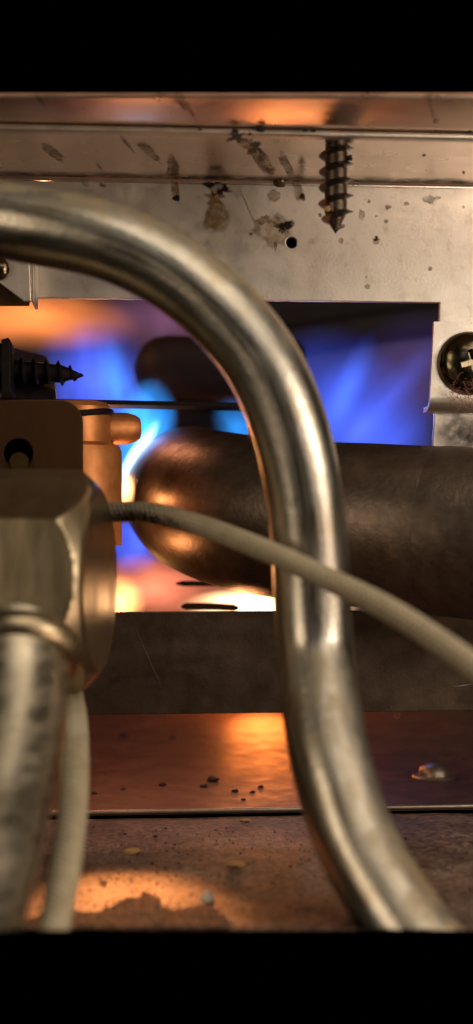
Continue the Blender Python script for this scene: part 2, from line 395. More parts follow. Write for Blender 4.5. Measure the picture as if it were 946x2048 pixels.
# ------------------------------------------------------------------ burner plate with flange
plate = thing('burner_plate', 'galvanised steel burner plate with a wide cutout and stained top flange', 'metal plate', (0, YP, at(473, 1427, YP).z))
zb = at(473, 1427, YP).z
hole_l = [xz(880, 605, YP), xz(866, 885, YP), xz(862, 1226, YP)]
zt = at(473, 600.5, YP).z; zlow = at(400, 1223, YP).z
loops = [[(-56, zlow+.02), (-50, zlow+.02), (-50, zt), (hole_l[0][0], zt), hole_l[1], (hole_l[2][0], zlow+.02), (68, zlow+.02), (68, ZB-.5), (-56, ZB-.5)],
         circle(*xz(583, 485, YP), .78)]
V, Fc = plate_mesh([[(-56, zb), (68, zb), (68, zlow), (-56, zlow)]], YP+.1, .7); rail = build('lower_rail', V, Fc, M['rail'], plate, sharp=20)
def burr(lp, amp=.07, step=.8):
    out = []
    for a_, b_ in zip(lp, lp[1:]+lp[:1]):
        n_ = max(1, int(math.dist(a_, b_)/step))
        for k_ in range(n_):
            t_ = k_/n_; x_, z_ = a_[0]+(b_[0]-a_[0])*t_, a_[1]+(b_[1]-a_[1])*t_
            if k_: x_ += amp*mnoise.noise(Vector((x_*.5, z_*.5, 4))); z_ += amp*mnoise.noise(Vector((x_*.5, z_*.5, 9)))
            out.append((x_, z_))
    return out
loops[0] = burr(loops[0])
V, Fc = plate_mesh(loops, YP, .8)
face = build('face', V, Fc, M['galv'], plate, sharp=20)
YH = 175.5
zz = 1.2
prof = [(YP, ZB-.5)]+[(YP-.5+.5*math.cos(a*math.pi/16), ZB-.5+.5*math.sin(a*math.pi/16)) for a in range(1, 9)]+[(YH+.9, ZB)]
prof = [(y, z) for (y, z) in prof]
V, Fc = extrude_profile(prof, -56, 68, -.8)
fl = build('flange', V, Fc, M['panel'], plate)
# folded hem on the flange's front edge
pr = [(YH+1.4, ZB-.06)]+[(YH+.42-.42*math.sin(a*math.pi/8), ZB+.36-.42*math.cos(a*math.pi/8)) for a in range(0, 9)]+[(YH+1.4, ZB+.78)]
V, Fc = extrude_profile(pr, -56, 68, -.12)
hem = build('hem', V, Fc, M['galv'], plate)
V, Fc = box(-50, 62, YP+2.2, YP+3.2, zt+1.5, ZB-1.5); build('backing_board', V, Fc, M['black'], plate, smooth=False)  # added unseen board: keeps the hole dark and blocks flame light
# scratches
def scratch(a, b, Y=YP, wd=.07, parent=None):
    parent = parent or (rail if a[1] > 1200 else face); Y = Y+(.1 if a[1] > 1200 else 0)
    p, q_ = at(*a, Y-.03), at(*b, Y-.03); d = (q_-p).normalized(); s = Vector((-d.z, 0, d.x))*wd
    mid = (p+q_)/2
    V = [p, mid+s, q_, mid-s]; V += [v+Vector((0, .025, 0)) for v in V]
    build('scratch', V, [(0, 1, 2, 3), (4, 7, 6, 5), (0, 4, 5, 1), (1, 5, 6, 2), (2, 6, 7, 3), (3, 7, 4, 0)], M['scratch'], parent, smooth=False)
scratch((262, 1236), (330, 1390)); scratch((477, 372), (512, 452)); scratch((905, 1374), (946, 1368), wd=.1); scratch((205, 545), (224, 578))

# stains: thin irregular residue films and domes, a few painting shade
def stain_shade(kind, cx, cy, rx, ry, ang=0, surf='plate', seed=0, rough=.22, dome=.05, n=26, name='stain', parent=None):
    parent = parent or {'plate': face, 'flange': fl}[surf]
    rnd = random.Random(seed*31+int(cx)); ca, sa = math.cos(math.radians(ang)), math.sin(math.radians(ang))
    rings = 5; V = []; R = []
    def proj(px, py, h):
        if surf == 'plate': return at(px, py, YP-.025-h)
        if surf == 'flange': return onz(px, py, ZB-.03-h)
        if surf == 'panel': return onz(px, py, ZUP-.03-h)
    V.append(proj(cx, cy, dome)); R.append(0)
    ph = rnd.random()*50
    for j in range(1, rings+1):
        t = j/rings
        for k in range(n):
            a = 2*math.pi*k/n
            ww = 1+rough*2*mnoise.noise(Vector((math.cos(a)*1.3+ph, math.sin(a)*1.3, ph)))+rough*mnoise.noise(Vector((math.cos(a)*4, math.sin(a)*4+ph, 2)))
            u, v = rx*t*ww*math.cos(a), ry*t*ww*math.sin(a)
            V.append(proj(cx+u*ca-v*sa, cy+u*sa+v*ca, dome*(1-t*t))); R.append(t)
    Fc = [(0, 1+k, 1+(k+1) % n) for k in range(n)]
    for j in range(rings-1):
        for k in range(n):
            a, b = 1+j*n+k, 1+j*n+(k+1) % n; Fc.append((a, a+n, b+n, b))
    return build(name, V, Fc, M[kind], parent, attrs={'rad': ('FLOAT', R)})
ZUP = ZB+1.02
S = stain_shade
S('stain_ring', 433, 434, 28, 34, 8, seed=1); S('stain_brown', 433, 434, 20, 24, 8, seed=2, rough=.4)
S('stain_char', 437, 374, 26, 17, 0, seed=3, rough=.5); S('stain_brown', 432, 395, 20, 13, 0, seed=33, rough=.5)
S('stain_ring', 548, 390, 14, 13, 0, seed=4)
S('stain_ring', 545, 466, 33, 32, 20, seed=5, rough=.4); S('stain_char', 565, 455, 19, 16, 30, seed=6, rough=.5); S('stain_brown', 530, 440, 14, 10, 0, seed=7, rough=.5)
S('stain_brown', 551, 492, 4, 11, 0, seed=8)
S('stain_brown', 597, 382, 11, 24, -22, seed=9); S('stain_char', 605, 395, 6, 9, -10, seed=10)
S('stain_brown', 349, 372, 9, 30, -12, seed=11); S('stain_char', 353, 396, 9, 6, 0, seed=12)
S('stain_brown', 170, 362, 7, 14, -25, seed=13); S('stain_soot', 205, 370, 9, 5, 20, seed=14)
for (x, y, a, b) in ((723, 429, 7, 11), (738, 403, 4, 4), (776, 414, 7, 6), (813, 407, 6, 5), (858, 399, 14, 9), (876, 396, 7, 4), (773, 443, 5, 5), (753, 432, 3, 3),
                     (682, 481, 6, 6), (752, 481, 8, 9), (623, 482, 7, 7), (735, 573, 6, 6), (733, 554, 3, 3), (860, 537, 5, 5), (502, 468, 4, 4), (687, 452, 4, 4), (640, 430, 4, 4), (927, 414, 3, 3)):
    S('stain_brown' if (x+y) % 3 else 'stain_ring', x, y, a, b, 0, seed=x, rough=.2)
S('stain_char', 753, 478, 5, 6, 0, seed=77, rough=.5)
# on the underside of the flange
S('stain_brown', 505, 297, 20, 44, -42, 'flange', seed=20, rough=.5); S('stain_char', 512, 297, 16, 14, 0, 'flange', seed=21, rough=.6)
S('stain_char', 474, 274, 20, 12, 10, 'flange', seed=22, rough=.6); S('stain_brown', 532, 328, 12, 26, -40, 'flange', seed=23)
S('stain_brown', 573, 330, 9, 30, -28, 'flange', seed=24); S('stain_soot', 603, 325, 8, 20, 0, 'flange', seed=25)
S('stain_brown', 298, 303, 9, 34, -48, 'flange', seed=26); S('stain_brown', 252, 285, 4, 26, -38, 'flange', seed=27)
S('stain_brown', 105, 304, 11, 32, -52, 'flange', seed=28); S('stain_brown', 345, 335, 14, 26, 0, 'flange', seed=29); S('stain_soot', 197, 332, 4, 12, -38, 'flange', seed=30)
S('stain_soot', 430, 340, 22, 12, 0, 'flange', seed=31); S('stain_char', 848, 311, 4, 3, 0, 'flange', seed=32); S('stain_char', 927, 345, 3, 3, 0, 'flange', seed=35)
for q_ in range(7): S('stain_soot', 60+q_*140, 351+q_*2.3, 120, 11, 1.2, 'flange', seed=50+q_, rough=.12, dome=.01, n=40)  # dark strip painting the shade along the flange bend
S('stain_soot', 915, 866, 75, 60, 0, seed=60, rough=.15, dome=.01)  # paints the bracket's shade on the plate strip below it
S('stain_soot', 950, 866, 90, 56, 0, seed=61, rough=.15, dome=.012)  # second film deepening the painted bracket shade
drop = S('stain_brown', 562, 360, 17, 15, 0, 'plate', seed=40, rough=.05, dome=.9, name='residue_drop')
drop.data.materials[0] = mat('varnish_drop', (.10, .055, .02), rough=.12, spec=.6)

# ------------------------------------------------------------------ upper panel lapped over the flange
yfp = onz(473, 197, ZUP).y
prof = [(YP+8, ZUP), (yfp+.25, ZUP), (yfp+.05, ZUP+.1), (yfp, ZUP+.3)]
V, Fc = extrude_profile(prof, -52, 66, -.7)
e0, e1 = onz(46, 197, ZUP), onz(900, 197, ZUP)
V = [(x, y+((e0.y+(x-e0.x)*(e1.y-e0.y)/(e1.x-e0.x))-yfp if y < yfp+1.2 else 0), z) for (x, y, z) in V]
up = build('upper_panel', V, Fc, M['upper']); tag(up, 'glossy copper tinted sheet metal panel lapped over the stained flange at the top', 'metal panel')
up['_base'] = tuple(up['_base'])
def SP(*a, **k): return stain_shade(*a, parent=up, surf='panel', **k)
SP('stain_brown', 362, 200, 12, 22, -42, seed=41, rough=.3); SP('stain_soot', 383, 226, 5, 20, -35, seed=42); SP('stain_soot', 80, 200, 4, 22, -38, seed=43)
SP('stain_soot', 858, 192, 15, 8, 0, seed=44); SP('stain_brown', 862, 216, 4, 24, -14, seed=45, rough=.3); SP('stain_char', 872, 242, 7, 6, 0, seed=46, rough=.5)
SP('stain_char', 524, 244, 8, 6, 0, seed=47, rough=.6)
# lumps of crust on the hem
for i, (x, y, r) in enumerate(((522, 259, 8), (500, 268, 4), (610, 260, 4), (627, 261, 5), (871, 257, 5), (940, 262, 4), (470, 262, 6), (400, 259, 3))):
    c = at(x, y, YH-.05); V, Fc = [], []
    bm = bmesh.new(); bmesh.ops.create_icosphere(bm, subdivisions=2, radius=1)
    for v in bm.verts: v.co = c+Vector((v.co.x*1.2, v.co.y*.35, v.co.z*.7))*pxmm(r, YH)*(1+.5*mnoise.noise(v.co*1.5+Vector((i, 0, 0))))
    build('crust', [v.co.copy() for v in bm.verts], [tuple(v.index for v in f.verts) for f in bm.faces], M['char'], hem); bm.free()

# ------------------------------------------------------------------ screws
def threaded(origin, axis, length, core, outer, pitch, tip, mat_, parent, seg=40, name='threaded_shank', phase=0):
    origin = Vector(origin); ax = Vector(axis).normalized(); u = ax.orthogonal().normalized(); v = ax.cross(u)
    n = int(length/pitch*22); V = []
    for i in range(n+1):
        h = length*i/n
        tp = 1.0 if h < length-tip else max(0.02, ((length-h)/tip))**.8
        for k in range(seg):
            a = 2*math.pi*k/seg
            f = (h/pitch-k/seg+phase) % 1.0; d = abs(f-.5)*2          # 1 on the crest
            e = max(0, (d-.62)/.38)
            r = core*tp+(outer-core)*e**1.2*min(1, tp*1.35)*(1 if h > .4 else h/.4)
            V.append(origin+ax*h+(u*math.cos(a)+v*math.sin(a))*r)
    Fc = [(i*seg+k, i*seg+(k+1) % seg, (i+1)*seg+(k+1) % seg, (i+1)*seg+k) for i in range(n) for k in range(seg)]
    Fc.append(tuple(range(seg-1, -1, -1))); Fc.append(tuple(n*seg+k for k in range(seg)))
    return build(name, V, Fc, mat_, parent, sharp=50)
YS = onz(672, 288, ZB).y
p0 = at(673, 288, YS); p1 = at(671, 467, YS)
sc = thing('sheet_metal_screw', 'dark pointed screw hanging tip down through the top flange', 'screw', (p1.x, p1.y, p1.z))
dirv = (p1-p0).normalized()
threaded(p0-dirv*.6, dirv, (p1-p0).length+.6, 1.42, 2.3, 2.02, 2.6, M['screwdk'], sc, phase=.1)
V, Fc = lathe([(0, 3.6), (.3, 3.9), (.9, 3.9), (1.0, 3.2), (2.4, 3.1), (2.7, 2.7)], (p0.x, p0.y, ZUP+.72), (0, 0, 1), 6)
build('head', V, Fc, M['screwdk'], sc, smooth=False)
# rusty clot and black burr on the screw
def lump(name, c, r, m, parent, sq=(1, 1, 1), seed=0, amp=.5, sub=2, **kw):
    bm = bmesh.new(); bmesh.ops.create_icosphere(bm, subdivisions=sub, radius=1)
    for v in bm.verts:
        k = 1+amp*mnoise.noise(v.co*1.6+Vector((seed*3.3, 0, 0))); v.co = Vector(c)+Vector((v.co.x*sq[0], v.co.y*sq[1], v.co.z*sq[2]))*r*k
    o = build(name, [v.co.copy() for v in bm.verts], [tuple(v.index for v in f.verts) for f in bm.faces], m, parent, **kw); bm.free(); return o
lump('burr', at(699, 316, YS-.3), .38, M['char'], sc, seed=1)
lump('rust_clot', at(655, 417, YS-1.3), .42, M['flake'], sc, (1.1, .5, .9), seed=2)

# ------------------------------------------------------------------ right bracket with pan head screw
YB = 196.6
br = thing('mounting_bracket', 'small bright metal bracket under the pan head screw at the right edge', 'bracket', at(900, 830, YB))
zt_, zb_ = at(900, 645, YB).z, at(900, 812, YB).z
prof = [(YB, zt_), (YB, zb_+1.3)]+[(YB+1.3-1.3*math.cos(a*math.pi/16), zb_+1.3-1.3*math.sin(a*math.pi/16)) for a in range(1, 9)]+[(YP-.05, zb_)]
xl0, xl1 = at(866, 645, YB).x, at(857, 800, YB).x
V, Fc = extrude_profile(prof, 0, 1, -.75)
m_ = len(V)//2
V2 = []
for i, v in enumerate(V):
    t = (zt_-v[2])/(zt_-zb_); x = xl0+(xl1-xl0)*t
    V2.append((x if i < m_ else 52, v[1], v[2]))
build('tab', V2, Fc, M['galv'], br, sharp=40)
hs = thing('pan_head_screw', 'bronze pan head cross recess screw on the bracket at the right edge', 'screw', at(937, 795, YB-.4))
hc = at(938, 727, YB-.78); R = 4.45
prof = [(0, R*.97), (.25, R), (.8, R*.97), (1.4, R*.9), (1.95, R*.76), (2.35, R*.56), (2.6, R*.33), (2.68, R*.1), (2.69, .01)]
V, Fc = lathe(prof, hc, (0, -1, 0), 64)
hd = build('head', V, Fc, M['head'], hs, sharp=60)
def cutter(c, rot):
    bm = bmesh.new()
    for k in range(2):
        r = bmesh.ops.create_cube(bm, size=1)
        a = rot+k*math.pi/2
        for v in r['verts']:
            tp = .65 if v.co.y > 0 else 1.0
            x, y, z = v.co.x*4.4*tp, v.co.y*2.6, v.co.z*1.0*tp
            v.co = Vector((x*math.cos(a)-z*math.sin(a), y, x*math.sin(a)+z*math.cos(a)))
    me = bpy.data.meshes.new('cut'); bm.to_mesh(me); bm.free()
    o = bpy.data.objects.new('cut', me); col.objects.link(o); o.scale = (MM,)*3; o.location = Vector(c)*MM; return o
ct = cutter((hc.x, hc.y-2.7, hc.z), .28)
bpy.context.view_layer.update()
md = hd.modifiers.new('b', 'BOOLEAN'); md.object = ct; md.operation = 'DIFFERENCE'; md.solver = 'EXACT'; md.use_self = True
dg = bpy.context.evaluated_depsgraph_get(); me2 = bpy.data.meshes.new_from_object(hd.evaluated_get(dg))
hd.modifiers.clear(); hd.data = me2; bpy.data.objects.remove(ct)
try: me2.set_sharp_from_angle(angle=math.radians(40))
except Exception: pass
V, Fc = lathe([(0, 1.9), (6, 1.9)], (hc.x, hc.y+.1, hc.z), (0, 1, 0), 24); build('shank', V, Fc, M['screwdk'], hs)
# lint caught on the screw
V, Fc = [], []
for k in range(75):
    r = random.Random(k); c = at(926+r.gauss(0, 13), 790+r.gauss(0, 19), YB-3.0+r.gauss(0, .5))
    if c.y > YB-1: c.y = YB-1
    pts = [c]
    d = Vector((r.gauss(0, 1), r.gauss(0, .35), r.gauss(0, 1))).normalized()
    for j in range(5):
        d = (d+Vector((r.gauss(0, .5), r.gauss(0, .2), r.gauss(0, .5)))).normalized(); pts.append(pts[-1]+d*.30)
    v_, f_, _ = sweep(pts, .032, 4); o0 = len(V); V += v_; Fc += [tuple(i+o0 for i in f) for f in f_]
ln = build('lint', V, Fc, M['lint'], None); tag(ln, 'tuft of reddish dusty lint clinging to the pan head screw', 'lint')

# ------------------------------------------------------------------ upper left bracket
YL = 191.0
tl = thing('angle_bracket', 'dull metal angle bracket with a diagonal cut under the curved tube at the left', 'bracket', at(20, 610, YL))
def polyplate(name, pts, Y, th, m, parent, bevel=.1): return build(name, *plate_mesh([[xz(x, y, Y) for x, y in pts]], Y, th, bevel), m, parent, sharp=20)
polyplate('face', [(-90, 470), (58, 470), (62, 602), (48, 603), (0, 566), (-90, 500)], YL, .7, M['galv'], tl)
V, Fc = box(at(60, 500, YL).x, at(69, 500, YL).x, YL-.1, YP-.05, at(60, 606, YL).z, at(60, 470, YL).z)
V, Fc, _ = sweep([at(63, 470, YL+.3), at(65, 540, YL+.3), at(66, 603, YL+.3)], .36, 12); build('edge_bead', V, Fc, M['bolt'], tl)
V, Fc = box(at(62, 500, YL).x, at(68, 500, YL).x, YL+.6, YP-.05, at(60, 600, YL).z, at(60, 470, YL).z); build('side', V, Fc, M['galv'], tl, smooth=False)
polyplate('gusset', [(-90, 480), (0, 545), (60, 600), (58, 611), (-90, 611)], YL+2.4, .7, M['tab'], tl)
V, Fc = lathe([(0, 1.5), (.4, 1.5), (.8, 1.2), (1.05, .7), (1.1, .01)], at(-3, 538, YL), (0, -1, 0), 32); build('rivet', V, Fc, M['head'], tl)

# ------------------------------------------------------------------ shelf bracket with a dark horizontal screw
YK = 200.9
sb = thing('shelf_bracket', 'blackened steel bracket running edge on across the burner opening', 'bracket', at(260, 815, YK+3))
a0, a1 = at(-60, 794, YK), at(507, 806, YK)
def slab(p, q_, dy0, dy1, th):
    d = Vector((0, 0, -th)); V = []
    for e in (p, q_):
        for y in (dy0, dy1):
            for s in (0, 1): V.append(Vector((e.x, y, e.z))+d*s)
    return V, [(0, 1, 3, 2), (4, 6, 7, 5), (0, 4, 5, 1), (2, 3, 7, 6), (0, 2, 6, 4), (1, 5, 7, 3)]
build('shelf', *slab(a0, a1, YK, YK+7.5, .62), M['black'], sb, smooth=False)
b0 = at(507, 806, YK+1)
V, Fc = box(b0.x-.25, b0.x+1.0, YK+.2, YK+7, at(507, 900, YK).z, b0.z-.02); build('end_tab', V, Fc, M['hood'], sb, smooth=False)
c0, c1 = at(-2, 682, YK-2), at(24, 794, YK-2)
prof = [xz(-30, 682, 0+YK), xz(22, 682, YK), xz(25, 700, YK), xz(25, 780, YK), xz(31, 793, YK), xz(31, 799, YK), xz(-30, 799, YK)]
build('upright', *plate_mesh([[xz(6, 684, YK), xz(20, 680, YK), xz(25, 690, YK), xz(25, 780, YK), xz(33, 793, YK), xz(30, 799, YK), xz(6, 799, YK)]], YK-3, 8, .25), M['black'], sb)
polyplate('back_tab', [(24, 694), (92, 712), (108, 740), (114, 799), (24, 799)], YK+7.2, .6, M['sheen'], sb)
hs2 = thing('sideways_screw', 'dark screw pointing right from the black bracket against the blue flame', 'screw', at(90, 770, YK+3.5))
p0, p1 = at(12, 737, YK+3.5), at(168, 752, YK+3.5)
threaded(p0, p1-p0, (p1-p0).length, 1.3, 1.95, 1.75, 3.4, M['black'], hs2)
V, Fc = lathe([(0, 2.0), (.3, 3.6), (1.4, 3.4), (2.2, 2.2), (2.4, .1)], p0+(p0-p1).normalized()*.1, p0-p1, 32); build('head', V, Fc, M['black'], hs2)
lump('rust_clot', at(98, 772, YK+3), .8, M['tab'], hs2, (1, .6, .7), seed=5)

# ------------------------------------------------------------------ pilot burner at the left
YT = 186.5
pb = thing('pilot_burner', 'pilot burner with a rounded copper brown tab and glowing orange hood', 'pilot burner', at(80, 1120, YT))
def rrect(x0, y0, x1, y1, r, Y, n=8):
    pts = [(x0, y1), (x0, y0)]
    pts += [(x1-r+r*math.sin(k*math.pi/2/n), y0+r-r*math.cos(k*math.pi/2/n)) for k in range(n+1)]
    pts += [(x1, y1)]
    return [xz(a, b, Y) for a, b in pts]
lp = rrect(-90, 800, 166, 1110, 46, YT)
build('tab', *plate_mesh([lp, circle(*xz(37, 906, YT), pxmm(29, YT))], YT, 1.0, .15), M['tab'], pb, sharp=30)
V, Fc = lathe([(0, 1.2), (5, 1.2)], at(38, 923, YT-.6), (0, 1, 0), 24); build('pin', V, Fc, M['brass'], pb)
V, Fc = box(at(-20, 900, YT).x, at(110, 900, YT).x, YT+4.5, YT+5, at(0, 960, YT).z, at(0, 850, YT).z); build('back_plate', V, Fc, M['black'], pb, smooth=False)
YC = 199.0
hb = at(150, 1090, YC)
def hh(py): return at(150, py, YC).z-hb.z
rA, rB = pxmm(70, YC), pxmm(93, YC)
V, Fc = lathe([(0, rB), (hh(905), rB), (hh(893), rB-.3), (hh(885), rA+.1), (hh(815), rA), (hh(806), rA-.5), (hh(803), rA-1.5)], hb, (0, 0, 1), 64); build('hood', V, Fc, M['hood'], pb)
pts = [at(150, 850, YC)+Vector((math.cos(a)*(rA+.05), math.sin(a)*(rA+.05), .6*math.cos(a*1)+1.2)) for a in [2*math.pi*k/40 for k in range(41)]]
V, Fc, _ = sweep(pts, .45, 10); build('ring', V, Fc, M['black'], pb)
V, Fc = lathe([(0, 2.3), (4.2, 2.25), (5.4, 1.9), (6.0, 1.5), (6.0, 1.0), (4.5, .9)], at(195, 858, YC+3), (1, .18, .03), 32); build('nozzle', V, Fc, M['hood'], pb)

# ------------------------------------------------------------------ main burner pipe with elbow
key = [(1120, 1078, 180.5), (1010, 1072, 183.5), (900, 1063, 186.5), (780, 1054, 190.5), (660, 1046, 195), (555, 1036, 200), (472, 1022, 206.5), (413, 1006, 216), (386, 992, 230), (377, 985, 246), (375, 982, 262)]
pts = catmull([at(*k) for k in key], 8)
V, Fc, A = sweep(pts, 11.15, 64, wob=.012)
bp_ = thing('burner_pipe', 'rusty brown burner pipe with an elbow turning into the flames', 'pipe', (20, 190, 27))
build('pipe', V, Fc, M['pipe'], bp_)
sl = [p for p in pts if p.x > at(872, 1062, 187).x]
V, Fc, _ = sweep(sl, [11.32]*(len(sl)-1)+[11.2], 64, wob=.008); build('sleeve', V, Fc, M['pipe'], bp_)

# dark burner body in the chamber, baffle above
mb = thing('main_burner', 'dark main burner tube with a rounded end lying in the blue flames', 'burner', at(420, 860, 262))
c = at(268, 735, 262); prof = [(0, .5), (.6, 2.6), (1.8, 4.4), (3.6, 5.6), (6, 6.1), (30, 6.1), (31, 5)]
V, Fc = lathe(prof, c, (1, 0, -.03), 48); build('tube', V, Fc, M['black'], mb)
V, Fc = lathe([(0, 1.0), (1.5, 4.2), (4, 5.8), (20, 6.2), (25, 5)], at(310, 838, 268), (1, .1, -.02), 48); build('venturi', V, Fc, M['black'], mb)
bf = thing('baffle', 'dark baffle plate across the top right of the flame opening', 'baffle', at(720, 650, 258))
V, Fc = box(at(430, 640, 318).x, at(980, 640, 318).x, 318, 319, at(700, 662, 318).z, at(700, 520, 318).z); build('plate', V, Fc, M['black'], bf, smooth=False)
V, Fc, _ = sweep([at(430, 700, 312), at(600, 680, 312), at(760, 655, 312), at(990, 625, 312)], 3.8, 20); build('rolled_edge', V, Fc, M['black'], bf)

# ------------------------------------------------------------------ flames (glowing gas) and their light, plus an added floor spot
def flame(name, label, c, rx, ry, rz, color, strength, rot=(0, 0, 0), power=1.6, nsc=2.0, namp=.5, col2=None, stretch=(1, 1, 1)):
    bm = bmesh.new(); bmesh.ops.create_icosphere(bm, subdivisions=3, radius=1)
    me = bpy.data.meshes.new(name); bm.to_mesh(me); bm.free()
    o = bpy.data.objects.new(name, me); col.objects.link(o)
    o.location = Vector(c)*MM; o.scale = (rx*MM, ry*MM, rz*MM); o.rotation_euler = [math.radians(a) for a in rot]
    m = bpy.data.materials.new(name+'_gas'); m.use_nodes = True; nt = m.node_tree; N = nt.nodes; L = nt.links
    N.remove(N['Principled BSDF']); em = N.new('ShaderNodeEmission'); L.new(em.outputs[0], N['Material Output'].inputs['Volume'])
    tc = N.new('ShaderNodeTexCoord'); ln_ = N.new('ShaderNodeVectorMath'); ln_.operation = 'LENGTH'; L.new(tc.outputs['Object'], ln_.inputs[0])
    mr = N.new('ShaderNodeMapRange'); mr.inputs['From Min'].default_value = 1; mr.inputs['From Max'].default_value = 0; L.new(ln_.outputs['Value'], mr.inputs[0])
    pw = N.new('ShaderNodeMath'); pw.operation = 'POWER'; pw.inputs[1].default_value = power; L.new(mr.outputs[0], pw.inputs[0])
    mp = N.new('ShaderNodeMapping'); mp.inputs['Scale'].default_value = stretch; mp.inputs['Location'].default_value = (c[0]*.37, c[1]*.11, c[2]*.23)
    L.new(tc.outputs['Object'], mp.inputs[0])
    n = N.new('ShaderNodeTexNoise'); n.inputs['Scale'].default_value = nsc; n.inputs['Detail'].default_value = 2; L.new(mp.outputs[0], n.inputs['Vector'])
    nr = N.new('ShaderNodeMapRange'); nr.inputs['From Min'].default_value = .3; nr.inputs['From Max'].default_value = .7
    nr.inputs['To Min'].default_value = 1-namp; nr.inputs['To Max'].default_value = 1+namp; L.new(n.outputs['Fac'], nr.inputs[0])
    ml = N.new('ShaderNodeMath'); ml.operation = 'MULTIPLY'; L.new(pw.outputs[0], ml.inputs[0]); L.new(nr.outputs[0], ml.inputs[1])
    m2 = N.new('ShaderNodeMath'); m2.operation = 'MULTIPLY'; m2.inputs[1].default_value = strength*1000/ry; L.new(ml.outputs[0], m2.inputs[0])
    L.new(m2.outputs[0], em.inputs['Strength'])
    if col2:
        mx = N.new('ShaderNodeMix'); mx.data_type = 'RGBA'; L.new(mr.outputs[0], mx.inputs[0]); mx.inputs[6].default_value = (*col2, 1); mx.inputs[7].default_value = (*color, 1)
        L.new(mx.outputs[2], em.inputs['Color'])
    else: em.inputs['Color'].default_value = (*color, 1)
    me.materials.append(m)
    tag(o, label, 'flame', 'gas flames in the burner chamber')
    return o
BLUE = (.06, .13, 1.0); CYAN = (.03, .32, 1.0); ORG = (1.0, .26, .06); PINK = (.75, .22, .38); WHT = (1.0, .62, .32); VIO = (.28, .17, .75)
pm = pxmm
D = dict(namp=.7, nsc=2.2, stretch=(1.2, 1, .35))
flame('blue_flame', 'blue flame at the upper left beside the sideways screw', at(185, 765, 282), pm(140, 282), 10, pm(140, 282), BLUE, 2.0, **D)
flame('cyan_flame', 'pale cyan tongue of flame standing right of the sideways screw tip', at(235, 770, 262), pm(45, 262), 5, pm(110, 262), CYAN, .9, rot=(0, -14, 0), power=1.3)
flame('orange_flame', 'orange flame glowing at the top left of the opening', at(20, 625, 300), pm(270, 300), 12, pm(75, 300), ORG, 1.5, rot=(0, 6, 0), power=1.1, namp=.7, nsc=1.5)
flame('violet_flame', 'violet haze of flame left of the curved tube', at(340, 640, 300), pm(190, 300), 12, pm(70, 300), (.5, .18, .42), .32, power=1.1, **D)
flame('blue_flame', 'broad blue flame right of the curved tube', at(712, 850, 290), pm(240, 290), 14, pm(170, 290), BLUE, 1.5, rot=(0, 48, 0), **D)
flame('blue_tongue', 'narrow blue tongue of flame leaning along the right side of the curved tube', at(690, 790, 272), pm(38, 272), 5, pm(150, 272), (.06, .17, 1.0), .7, rot=(0, 24, 0), power=1.3)
flame('blue_tongue', 'slanting blue tongue of flame in the middle of the right opening', at(770, 800, 280), pm(40, 280), 6, pm(170, 280), (.07, .13, 1.0), .45, rot=(0, 42, 0), power=1.3)
flame('violet_flame', 'dim violet flame at the far right of the opening', at(840, 740, 310), pm(160, 310), 12, pm(130, 310), VIO, .18, power=1.0)
flame('cyan_jet', 'bright cyan flame jet between the pilot nozzle and the elbow', at(285, 870, 238), pm(70, 238), 8, pm(120, 238), CYAN, 3.2, rot=(0, 14, 0), power=1.1, namp=.8, nsc=1.8)
flame('cyan_jet', 'white edged flame hugging the upper left of the elbow', at(275, 905, 226), pm(18, 226), 3, pm(85, 226), (.35, .62, 1.0), 6, rot=(0, 34, 0), power=1.2)
flame('blue_flame', 'small blue flame under the black bracket left of the tube', at(485, 860, 246), pm(80, 246), 6, pm(55, 246), CYAN, 1.1, rot=(0, 50, 0), power=1.2)
flame('blue_flame', 'blue flame below the elbow beside the brass nut', at(265, 1080, 250), pm(80, 250), 9, pm(75, 250), BLUE, 1.5, power=1.2, namp=.8)
flame('pink_flame', 'pink flame glow in the lower opening', at(310, 1175, 255), pm(170, 255), 10, pm(75, 255), (1.0, .25, .13), 1.3, power=1.0, namp=.7, nsc=1.6)
flame('yellow_flame', 'yellow white flame tip beside the brass nut above the lower plate', at(236, 1205, 246), pm(60, 246), 7, pm(60, 246), (1.0, .5, .13), 4.5, power=1.3)
flame('yellow_flame', 'white hot flame under the burner pipe beside the curved tube', at(540, 1212, 246), pm(190, 246), 9, pm(42, 246), (1.0, .55, .26), 13, power=1.3)
flame('spark_flame', 'small hot orange flame between the glowing hood and the elbow tip', at(250, 985, 208), pm(22, 208), 2, pm(50, 208), (1.0, .42, .14), 5, power=1.2)
for i, (p, q_, r) in enumerate((((352, 1167, 233), (520, 1162, 233), .45), ((362, 1213, 232), (478, 1216, 232), .6))):
    V, Fc, _ = sweep(catmull([at(*p), at((p[0]+q_[0])/2, p[1], p[2]), at(*q_)], 6), [r*.4]+[r]*11+[r*.4], 16)
    o = build('burner_rail', V, Fc, M['black']); tag(o, ('upper thin' if i == 0 else 'lower')+' dark rail lying in the low flame under the elbow', 'burner rail')

